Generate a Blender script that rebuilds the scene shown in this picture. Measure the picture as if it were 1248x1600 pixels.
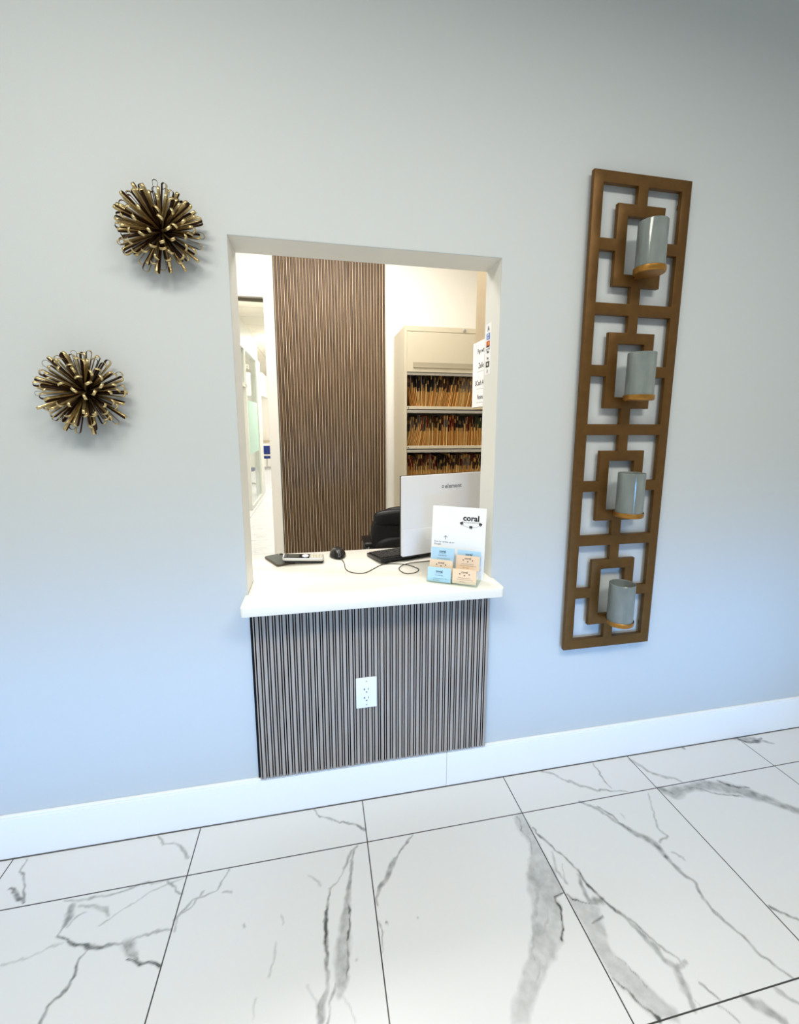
import bpy, bmesh, math, random
import numpy as np
from mathutils import Vector, Matrix
PI = math.pi
for o in list(bpy.data.objects): bpy.data.objects.remove(o)
scene = bpy.context.scene
COL = scene.collection

# ------------------------------------------------------------------ camera
cam_d = bpy.data.cameras.new('camera'); cam = bpy.data.objects.new('camera', cam_d); COL.objects.link(cam)
cam_d.sensor_fit = 'HORIZONTAL'; cam_d.sensor_width = 36.0; cam_d.lens = 690.54/1248*36.0
cam_d.shift_x = -(639.02-624)/1248; cam_d.shift_y = (774.48-800)/1248
cam_d.clip_start = .02; cam_d.clip_end = 60
YAW, PITCH, ROLL = .2053, -.162, .0041
fw = Vector((math.sin(YAW)*math.cos(PITCH), math.cos(YAW)*math.cos(PITCH), math.sin(PITCH)))
r0 = fw.cross(Vector((0,0,1))).normalized(); u0 = r0.cross(fw)
rr = math.cos(ROLL)*r0 + math.sin(ROLL)*u0; uu = -math.sin(ROLL)*r0 + math.cos(ROLL)*u0
M = Matrix((rr, uu, -fw)).transposed().to_4x4(); M.translation = Vector((0, -1.59088, 1.51048))
cam.matrix_world = M
scene.camera = cam

# ------------------------------------------------------------------ view, world, lights
vs = scene.view_settings
vs.view_transform = 'Standard'; vs.look = 'None'; vs.gamma = 1.0; vs.use_curve_mapping = False
vs.exposure = 0.0
w = bpy.data.worlds.new('sky'); scene.world = w; w.use_nodes = True
w.node_tree.nodes['Background'].inputs[0].default_value = (.55, .75, 1, 1)
w.node_tree.nodes['Background'].inputs[1].default_value = .25
def area(name, loc, rot, sx, sy, power, color, spread=180):
    l = bpy.data.lights.new(name, 'AREA'); l.shape = 'RECTANGLE'; l.size = sx; l.size_y = sy
    l.energy = power; l.color = color; l.spread = math.radians(spread)
    o = bpy.data.objects.new(name, l); COL.objects.link(o); o.location = loc; o.rotation_euler = rot
    return o
# window daylight shaped into a low, narrow blue beam tinting the lower wall
area('shaped_window_beam', (.2, -4.15, .48), (math.radians(90), 0, 0), 4.6, .7, 9.0, (.14, .46, 1.0), 21)
# ceiling light panels
area('lobby_ceiling_lamp', (-.8, -1.75, 3.18), (0, 0, 0), 1.2, .6, 48, (1, .965, .845))
area('lobby_ceiling_lamp', (1.0, -2.0, 3.18), (0, 0, 0), 1.2, .6, 47, (1, .965, .855), 168)
area('office_ceiling_lamp', (.1, 1.15, 2.93), (0, 0, 0), 1.2, .6, 38, (1, .96, .93))
area('hall_ceiling_lamp', (-.8, 4.4, 3.12), (0, 0, 0), .6, 1.2, 44, (1, .97, .92))
area('hall_ceiling_lamp', (-.8, 8.4, 3.12), (0, 0, 0), .6, 1.2, 52, (1, .97, .92))
area('hall_ceiling_lamp', (-2.6, 7.6, 3.12), (0, 0, 0), 1.2, 2.4, 50, (1, .97, .92))  # unseen lamp added to brighten the room behind the glass partition
area('hall_ceiling_lamp', (-1.6, 12.4, 3.12), (0, 0, 0), 1.2, 1.2, 66, (1, .97, .92))

# ------------------------------------------------------------------ materials
def srgb(r, g, b):
    f = lambda c: (c/255/12.92) if c/255 <= .04045 else ((c/255+.055)/1.055)**2.4
    return (f(r), f(g), f(b), 1)
MATS = {}
def mat(name, col, rough=.5, metal=0., noise=0., nscale=20., bump=0., bscale=200., trans=0., alpha=1., spec=.5, ior=1.45, coat=0.):
    if name in MATS: return MATS[name]
    m = bpy.data.materials.new(name); m.use_nodes = True; nt = m.node_tree; b = nt.nodes['Principled BSDF']
    b.inputs['Base Color'].default_value = col; b.inputs['Roughness'].default_value = rough
    b.inputs['Metallic'].default_value = metal; b.inputs['Transmission Weight'].default_value = trans
    b.inputs['Alpha'].default_value = alpha; b.inputs['Specular IOR Level'].default_value = spec
    b.inputs['IOR'].default_value = ior; b.inputs['Coat Weight'].default_value = coat
    tc = nt.nodes.new('ShaderNodeTexCoord')
    if noise > 0:
        n = nt.nodes.new('ShaderNodeTexNoise'); n.inputs['Scale'].default_value = nscale; n.inputs['Detail'].default_value = 4
        nt.links.new(tc.outputs['Object'], n.inputs['Vector'])
        mr = nt.nodes.new('ShaderNodeMapRange'); mr.inputs[1].default_value = .3; mr.inputs[2].default_value = .7
        mr.inputs[3].default_value = 1-noise; mr.inputs[4].default_value = 1+noise
        nt.links.new(n.outputs['Fac'], mr.inputs[0])
        mx = nt.nodes.new('ShaderNodeVectorMath'); mx.operation = 'SCALE'; mx.inputs[0].default_value = col[:3]
        nt.links.new(mr.outputs[0], mx.inputs['Scale']); nt.links.new(mx.outputs[0], b.inputs['Base Color'])
    if bump > 0:
        n = nt.nodes.new('ShaderNodeTexNoise'); n.inputs['Scale'].default_value = bscale
        nt.links.new(tc.outputs['Object'], n.inputs['Vector'])
        bp = nt.nodes.new('ShaderNodeBump'); bp.inputs['Strength'].default_value = bump; bp.inputs['Distance'].default_value = .002
        nt.links.new(n.outputs['Fac'], bp.inputs['Height']); nt.links.new(bp.outputs[0], b.inputs['Normal'])
    MATS[name] = m; return m
wall_paint = mat('wall_paint', (.60, .635, .655, 1), .55, bump=.15, bscale=350)
white_paint = mat('white_paint', srgb(232, 232, 226), .5, bump=.1, bscale=300)
office_paint = mat('office_paint', srgb(246, 243, 233), .6, bump=.1, bscale=300)
trim_paint = mat('trim_paint', srgb(250, 252, 253), .35)
quartz = mat('white_quartz', srgb(246, 243, 234), .22, noise=.012, nscale=60)
felt = mat('black_felt', srgb(20, 19, 20), .95)
bronze = mat('bronze_paint', srgb(104, 73, 33), .42, metal=.5, noise=.12, nscale=30, bump=.15, bscale=500)
tray_gold = mat('gold_tray', srgb(172, 122, 54), .33, metal=.75, noise=.1, nscale=60)
gold = mat('antique_gold', srgb(214, 190, 138), .34, metal=.95, noise=.25, nscale=90)
dark_bronze = mat('dark_bronze', srgb(78, 54, 38), .38, metal=.8, noise=.2, nscale=90)
plastic_white = mat('white_plastic', srgb(242, 244, 248), .35)
slot_dark = mat('slot_dark', srgb(40, 42, 44), .6)
metal_cream = mat('cream_steel', srgb(222, 212, 186), .45, bump=.05, bscale=600)
metal_grey = mat('grey_steel', srgb(190, 186, 176), .35, metal=.3)
tan_lam = mat('tan_laminate', srgb(196, 178, 146), .5, noise=.03)
black_plastic = mat('black_plastic', srgb(13, 13, 15), .3)
black_gloss = mat('black_gloss', srgb(10, 10, 12), .25, spec=.3)
leather = mat('black_leather', srgb(12, 12, 16), .42, bump=.5, bscale=180)
silver = mat('silver_plastic', srgb(205, 205, 200), .3, metal=.4)
mon_white = mat('monitor_white', srgb(226, 226, 230), .4)
paper = mat('white_paper', srgb(250, 250, 252), .6)
ink = mat('ink', srgb(45, 45, 48), .7)
ink_soft = mat('ink_soft', srgb(120, 120, 122), .7)
acrylic = mat('clear_acrylic', (.93, .96, .97, 1), .04, trans=1., ior=1.2)
card_blue = mat('blue_card', srgb(184, 220, 244), .6)
card_beige = mat('beige_card', srgb(246, 218, 188), .6)
blue_vinyl = mat('navy_vinyl', srgb(20, 44, 120), .45)
chrome = mat('chrome', srgb(200, 200, 200), .2, metal=1.)
alu = mat('white_aluminium', srgb(226, 226, 218), .35)
keypad_cream = mat('keypad_cream', srgb(205, 203, 180), .5)

def glass_mat(name, tint, rough=.02, mix=.9):
    m = bpy.data.materials.new(name); m.use_nodes = True; nt = m.node_tree
    nt.nodes.remove(nt.nodes['Principled BSDF']); out = nt.nodes['Material Output']
    t = nt.nodes.new('ShaderNodeBsdfTransparent'); t.inputs[0].default_value = tint
    g = nt.nodes.new('ShaderNodeBsdfGlossy'); g.inputs['Roughness'].default_value = rough
    lw = nt.nodes.new('ShaderNodeLayerWeight'); lw.inputs[0].default_value = .5
    pw = nt.nodes.new('ShaderNodeMath'); pw.operation = 'POWER'; pw.inputs[1].default_value = 5
    f = nt.nodes.new('ShaderNodeMath'); f.operation = 'MULTIPLY_ADD'; f.inputs[1].default_value = .45; f.inputs[2].default_value = .03
    nt.links.new(lw.outputs['Facing'], pw.inputs[0]); nt.links.new(pw.outputs[0], f.inputs[0])
    mx = nt.nodes.new('ShaderNodeMixShader')
    nt.links.new(f.outputs[0], mx.inputs[0]); nt.links.new(t.outputs[0], mx.inputs[1]); nt.links.new(g.outputs[0], mx.inputs[2])
    nt.links.new(mx.outputs[0], out.inputs['Surface']); return m
clear_glass = glass_mat('clear_glass', (.95, .98, .97, 1))
frost_glass = mat('frosted_band', srgb(206, 236, 226), .5, alpha=.75)
# smoky grey-green hurricane glass: body colour, part translucent, glossy coat
def smoky():
    m = bpy.data.materials.new('smoky_glass'); m.use_nodes = True; nt = m.node_tree; b = nt.nodes['Principled BSDF']
    out = nt.nodes['Material Output']
    b.inputs['Roughness'].default_value = .08; b.inputs['Specular IOR Level'].default_value = .7
    n = nt.nodes.new('ShaderNodeTexNoise'); n.inputs['Scale'].default_value = 18; n.inputs['Detail'].default_value = 5
    tc = nt.nodes.new('ShaderNodeTexCoord'); mp = nt.nodes.new('ShaderNodeMapping'); mp.inputs['Scale'].default_value = (1, 1, .35)
    nt.links.new(tc.outputs['Object'], mp.inputs[0]); nt.links.new(mp.outputs[0], n.inputs['Vector'])
    cr = nt.nodes.new('ShaderNodeValToRGB'); cr.color_ramp.elements[0].position = .3; cr.color_ramp.elements[1].position = .75
    cr.color_ramp.elements[0].color = srgb(128, 137, 135); cr.color_ramp.elements[1].color = srgb(164, 171, 168)
    nt.links.new(n.outputs['Fac'], cr.inputs[0]); nt.links.new(cr.outputs[0], b.inputs['Base Color'])
    t = nt.nodes.new('ShaderNodeBsdfTransparent'); t.inputs[0].default_value = (.62, .68, .67, 1)
    mx = nt.nodes.new('ShaderNodeMixShader'); mx.inputs[0].default_value = .72
    nt.links.new(t.outputs[0], mx.inputs[1]); nt.links.new(b.outputs[0], mx.inputs[2]); nt.links.new(mx.outputs[0], out.inputs['Surface'])
    return m
smoky_glass = smoky()

def wood(name, c1, c2, rough=.55):
    m = bpy.data.materials.new(name); m.use_nodes = True; nt = m.node_tree; b = nt.nodes['Principled BSDF']
    tc = nt.nodes.new('ShaderNodeTexCoord'); mp = nt.nodes.new('ShaderNodeMapping'); mp.inputs['Scale'].default_value = (220, 220, 5)
    n = nt.nodes.new('ShaderNodeTexNoise'); n.inputs['Scale'].default_value = 1; n.inputs['Detail'].default_value = 5
    cr = nt.nodes.new('ShaderNodeValToRGB'); cr.color_ramp.elements[0].position = .35; cr.color_ramp.elements[1].position = .65
    cr.color_ramp.elements[0].color = c1; cr.color_ramp.elements[1].color = c2
    nt.links.new(tc.outputs['Object'], mp.inputs[0]); nt.links.new(mp.outputs[0], n.inputs['Vector'])
    nt.links.new(n.outputs['Fac'], cr.inputs[0]); nt.links.new(cr.outputs[0], b.inputs['Base Color'])
    b.inputs['Roughness'].default_value = rough; return m
grey_oak = wood('grey_oak', srgb(158, 146, 135), srgb(182, 171, 161))
brown_oak = wood('brown_oak', srgb(70, 50, 34), srgb(116, 88, 64))
light_oak = wood('light_oak', srgb(196, 172, 134), srgb(226, 204, 166))

def marble():
    m = bpy.data.materials.new('marble_tile'); m.use_nodes = True; nt = m.node_tree; b = nt.nodes['Principled BSDF']; N = nt.nodes.new; L = nt.links.new
    tc = N('ShaderNodeTexCoord'); sp = N('ShaderNodeSeparateXYZ'); L(tc.outputs['Object'], sp.inputs[0])
    def math_(op, a, b2=None):
        k = N('ShaderNodeMath'); k.operation = op
        for i, v in enumerate((a, b2)):
            if v is None: continue
            if isinstance(v, (int, float)): k.inputs[i].default_value = v
            else: L(v, k.inputs[i])
        return k.outputs[0]
    def line(c, off, per):
        t = math_('DIVIDE', math_('SUBTRACT', c, off), per)
        d = math_('ABSOLUTE', math_('SUBTRACT', math_('FRACT', math_('ADD', t, .5)), .5))
        return math_('MULTIPLY', d, per)
    d = math_('MINIMUM', line(sp.outputs[0], X0, .61), line(sp.outputs[1], -.2, .64))
    gm = N('ShaderNodeMapRange'); gm.inputs[1].default_value = .0014; gm.inputs[2].default_value = .0024; gm.inputs[3].default_value = 1; gm.inputs[4].default_value = 0
    L(d, gm.inputs[0])
    at = N('ShaderNodeAttribute'); at.attribute_name = 'vein'
    n = N('ShaderNodeTexNoise'); n.inputs['Scale'].default_value = 38; n.inputs['Detail'].default_value = 6; L(tc.outputs['Object'], n.inputs['Vector'])
    nm = N('ShaderNodeMapRange'); nm.inputs[1].default_value = .3; nm.inputs[2].default_value = .65; nm.inputs[3].default_value = .62; nm.inputs[4].default_value = 1.15
    L(n.outputs['Fac'], nm.inputs[0])
    v1 = math_('MULTIPLY', at.outputs['Fac'], nm.outputs[0])
    # faint cloudy marbling everywhere, stronger veins away from the measured strip
    n2 = N('ShaderNodeTexNoise'); n2.inputs['Scale'].default_value = 2.2; n2.inputs['Detail'].default_value = 7; n2.inputs['Distortion'].default_value = 1.4
    L(tc.outputs['Object'], n2.inputs['Vector'])
    rid = math_('SUBTRACT', 1.0, math_('MULTIPLY', math_('ABSOLUTE', math_('SUBTRACT', n2.outputs['Fac'], .5)), 38))
    rid = math_('MAXIMUM', rid, 0)
    fa = N('ShaderNodeAttribute'); fa.attribute_name = 'measured'
    v2 = math_('MULTIPLY', math_('MULTIPLY', rid, .16), math_('SUBTRACT', 1.0, fa.outputs['Fac']))
    v = math_('MINIMUM', math_('ADD', v1, v2), .95)
    mx = N('ShaderNodeMix'); mx.data_type = 'RGBA'; mx.inputs['A'].default_value = (.735, .745, .76, 1); mx.inputs['B'].default_value = srgb(68, 72, 68)
    L(v, mx.inputs['Factor'])
    mg = N('ShaderNodeMix'); mg.data_type = 'RGBA'; mg.inputs['B'].default_value = srgb(58, 56, 54)
    L(gm.outputs[0], mg.inputs['Factor']); L(mx.outputs['Result'], mg.inputs['A']); L(mg.outputs['Result'], b.inputs['Base Color'])
    b.inputs['Roughness'].default_value = .3; b.inputs['Specular IOR Level'].default_value = .4
    return m
X0 = -1.7718*.61
marble_tile = marble()

def ceiling_tiles():
    m = bpy.data.materials.new('acoustic_tile'); m.use_nodes = True; nt = m.node_tree; b = nt.nodes['Principled BSDF']
    tc = nt.nodes.new('ShaderNodeTexCoord'); br = nt.nodes.new('ShaderNodeTexBrick')
    br.offset = 0; br.inputs['Scale'].default_value = 1; br.inputs['Brick Width'].default_value = .61; br.inputs['Row Height'].default_value = .61
    br.inputs['Mortar Size'].default_value = .008; br.inputs['Color1'].default_value = srgb(238, 232, 218); br.inputs['Color2'].default_value = srgb(238, 232, 218); br.inputs['Mortar'].default_value = srgb(205, 198, 184)
    nt.links.new(tc.outputs['Object'], br.inputs['Vector']); nt.links.new(br.outputs['Color'], b.inputs['Base Color']); b.inputs['Roughness'].default_value = .9
    return m
ceil_tile = ceiling_tiles()

# ------------------------------------------------------------------ mesh helpers
def box(bm, x0, x1, y0, y1, z0, z1, bev=0., seg=2, mi=0, T=None):
    b = bmesh.new(); bmesh.ops.create_cube(b, size=1)
    for v in b.verts: v.co = Vector(((x0+x1)/2 + v.co.x*(x1-x0), (y0+y1)/2 + v.co.y*(y1-y0), (z0+z1)/2 + v.co.z*(z1-z0)))
    if bev > 0: bmesh.ops.bevel(b, geom=b.edges[:], offset=bev, segments=seg, profile=.5, affect='EDGES', clamp_overlap=True)
    merge(bm, b, mi, T)
def merge(bm, b, mi=0, T=None):
    if T is not None: bmesh.ops.transform(b, matrix=T, verts=b.verts[:])
    for f in b.faces: f.material_index = mi
    me = bpy.data.meshes.new('tmp'); b.to_mesh(me); b.free()
    n = len(bm.faces); bm.from_mesh(me); bpy.data.meshes.remove(me)
    bm.faces.ensure_lookup_table()
    if mi:
        for f in bm.faces[n:]: f.material_index = mi
def lathe(bm, prof, n=48, T=None, mi=0, close=True):
    b = bmesh.new(); rings = []
    for r, z in prof: rings.append([b.verts.new((r*math.cos(2*PI*i/n), r*math.sin(2*PI*i/n), z)) for i in range(n)])
    for a, c in zip(rings, rings[1:]):
        for i in range(n): b.faces.new((a[i], a[(i+1) % n], c[(i+1) % n], c[i]))
    if close: b.faces.new(rings[0][::-1]); b.faces.new(rings[-1])
    bmesh.ops.recalc_face_normals(b, faces=b.faces[:]); merge(bm, b, mi, T)
def tube(bm, pts, r, n=10, mi=0):
    pts = [Vector(p) for p in pts]; b = bmesh.new(); rings = []; up = Vector((0, 0, 1))
    for i, p in enumerate(pts):
        t = (pts[min(i+1, len(pts)-1)] - pts[max(i-1, 0)]).normalized()
        a = t.cross(up)
        if a.length < .05: a = t.cross(Vector((1, 0, 0)))
        a.normalize(); c = t.cross(a); rad = r[i] if isinstance(r, (list, tuple)) else r
        rings.append([b.verts.new(p + rad*(math.cos(2*PI*k/n)*a + math.sin(2*PI*k/n)*c)) for k in range(n)])
    for q, s in zip(rings, rings[1:]):
        for k in range(n): b.faces.new((q[k], q[(k+1) % n], s[(k+1) % n], s[k]))
    b.faces.new(rings[0][::-1]); b.faces.new(rings[-1])
    bmesh.ops.recalc_face_normals(b, faces=b.faces[:]); merge(bm, b, mi)
def spline(P, k=8):
    P = [Vector(p) for p in P]; out = []
    for i in range(len(P)-1):
        a, b, c, d = P[max(i-1, 0)], P[i], P[i+1], P[min(i+2, len(P)-1)]
        for j in range(k):
            t = j/k; out.append(.5*((2*b) + (c-a)*t + (2*a-5*b+4*c-d)*t*t + (3*b-a-3*c+d)*t**3))
    out.append(P[-1]); return out
def prism(bm, outline, h0, h1, axis='z', bev=0., mi=0, T=None, seg=3):
    """outline in the plane across axis; z: (x,y); y: (x,z)"""
    b = bmesh.new()
    mk = (lambda p, h: (p[0], p[1], h)) if axis == 'z' else ((lambda p, h: (p[0], h, p[1])) if axis == 'y' else (lambda p, h: (h, p[0], p[1])))
    lo = [b.verts.new(mk(p, h0)) for p in outline]; hi = [b.verts.new(mk(p, h1)) for p in outline]; n = len(lo)
    f0 = b.faces.new(lo[::-1]); f1 = b.faces.new(hi)
    for i in range(n): b.faces.new((lo[i], lo[(i+1) % n], hi[(i+1) % n], hi[i]))
    bmesh.ops.recalc_face_normals(b, faces=b.faces[:])
    if bev: bmesh.ops.bevel(b, geom=[e for e in b.edges if len({f for f in e.link_faces} & {f0, f1}) == 1], offset=bev, segments=seg, profile=.5, affect='EDGES')
    merge(bm, b, mi, T)
def rrect(x0, x1, y0, y1, r, n=5):
    out = []
    for cx, cy, a in ((x1-r, y1-r, 0), (x0+r, y1-r, 90), (x0+r, y0+r, 180), (x1-r, y0+r, 270)):
        for i in range(n+1):
            t = math.radians(a + 90*i/n); out.append((cx + r*math.cos(t), cy + r*math.sin(t)))
    return out
def link(name, bm, mats, parent=None, smooth=False, loc=None, rot=None, keep=False):
    me = bpy.data.meshes.new(name); bm.to_mesh(me); bm.free()
    for m in (mats if isinstance(mats, (list, tuple)) else [mats]): me.materials.append(m)
    if smooth:
        for p in me.polygons: p.use_smooth = True
        try: me.set_sharp_from_angle(angle=math.radians(35))
        except Exception: pass
    o = bpy.data.objects.new(name, me); COL.objects.link(o)
    if parent is not None: o.parent = parent
    elif loc is None and not keep:   # put the origin at the base centre
        v = np.array([q.co for q in me.vertices]); c = Vector(((v[:, 0].min()+v[:, 0].max())/2, (v[:, 1].min()+v[:, 1].max())/2, v[:, 2].min()))
        me.transform(Matrix.Translation(-c)); o.location = c
    if loc is not None: o.location = loc
    if rot is not None: o.rotation_euler = rot
    return o
def tag(o, label=None, cat=None, group=None, kind=None):
    if label: o['label'] = label
    if cat: o['category'] = cat
    if group: o['group'] = group
    if kind: o['kind'] = kind
    return o
def thing(name, label, cat, loc=(0, 0, 0), rz=0, group=None):
    o = bpy.data.objects.new(name, None); COL.objects.link(o); o.location = loc; o.rotation_euler = (0, 0, rz)
    o.empty_display_size = .05; return tag(o, label, cat, group)
def struct(name, bm, m, **k):
    o = link(name, bm, m, keep=True, **k); o['kind'] = 'structure'; return o
def part1(name, m, parent, *a, smooth=False, **k):
    bm = bmesh.new(); box(bm, *a, **k); return link(name, bm, m, parent, smooth)
def text(body, size, m, parent, T, name='lettering', align='CENTER', ext=.0002, off=0., sx=1., space=1.):
    c = bpy.data.curves.new(name, 'FONT'); c.body = body; c.size = size; c.extrude = ext; c.align_x = align; c.align_y = 'CENTER'; c.offset = off; c.resolution_u = 3; c.space_character = space
    t = bpy.data.objects.new('tmp', c); COL.objects.link(t)
    bpy.context.view_layer.update()
    me = bpy.data.meshes.new_from_object(t.evaluated_get(bpy.context.evaluated_depsgraph_get()))
    bpy.data.objects.remove(t); bpy.data.curves.remove(c)
    me.transform(Matrix.Diagonal((sx, 1, 1, 1))); me.transform(T)
    me.materials.clear(); me.materials.append(m); me.name = name
    o = bpy.data.objects.new(name, me); COL.objects.link(o); o.parent = parent; return o
RX = Matrix.Rotation(PI/2, 4, 'X')
TR = Matrix.Translation

# ------------------------------------------------------------------ room shell
OL, OR_, OZ0, OZ1, WT = -.2574, .667, .868, 2.094, .149     # the reception opening
LX0, LX1, LY0, LH = -2.3, 3.1, -4.3, 3.22
bm = bmesh.new()
xs = [LX0, OL, OR_, LX1]; zs = [0, OZ0, OZ1, LH]
b = bmesh.new()
def quad(b, pts, mi=0):
    f = b.faces.new([b.verts.new(p) for p in pts]); f.material_index = mi
for i in range(3):
    for j in range(3):
        if i == 1 and j == 1: continue
        quad(b, [(xs[i], 0, zs[j]), (xs[i+1], 0, zs[j]), (xs[i+1], 0, zs[j+1]), (xs[i], 0, zs[j+1])], 0)
        quad(b, [(xs[i+1], WT, zs[j]), (xs[i], WT, zs[j]), (xs[i], WT, zs[j+1]), (xs[i+1], WT, zs[j+1])], 2)
quad(b, [(OL, 0, OZ0), (OL, 0, OZ1), (OL, WT, OZ1), (OL, WT, OZ0)], 1)
quad(b, [(OR_, 0, OZ0), (OR_, WT, OZ0), (OR_, WT, OZ1), (OR_, 0, OZ1)], 1)
quad(b, [(OL, 0, OZ1), (OR_, 0, OZ1), (OR_, WT, OZ1), (OL, WT, OZ1)], 1)
quad(b, [(OL, 0, OZ0), (OL, WT, OZ0), (OR_, WT, OZ0), (OR_, 0, OZ0)], 1)
for x in (LX0, LX1): quad(b, [(x, 0, 0), (x, WT, 0), (x, WT, LH), (x, 0, LH)])
quad(b, [(LX0, 0, LH), (LX1, 0, LH), (LX1, WT, LH), (LX0, WT, LH)])
bmesh.ops.remove_doubles(b, verts=b.verts[:], dist=1e-5); bmesh.ops.recalc_face_normals(b, faces=b.faces[:])
bmesh.ops.bevel(b, geom=[e for e in b.edges if all(abs(v.co.y) < 1e-4 and OL-1e-3 < v.co.x < OR_+1e-3 and OZ0-1e-3 < v.co.z < OZ1+1e-3 for v in e.verts) and len(e.link_faces) == 2 and abs(e.link_faces[0].normal.dot(e.link_faces[1].normal)) < .5], offset=.003, segments=2, profile=.5, affect='EDGES')
bm.free(); struct('wall_front', b, [wall_paint, white_paint, office_paint])

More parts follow.
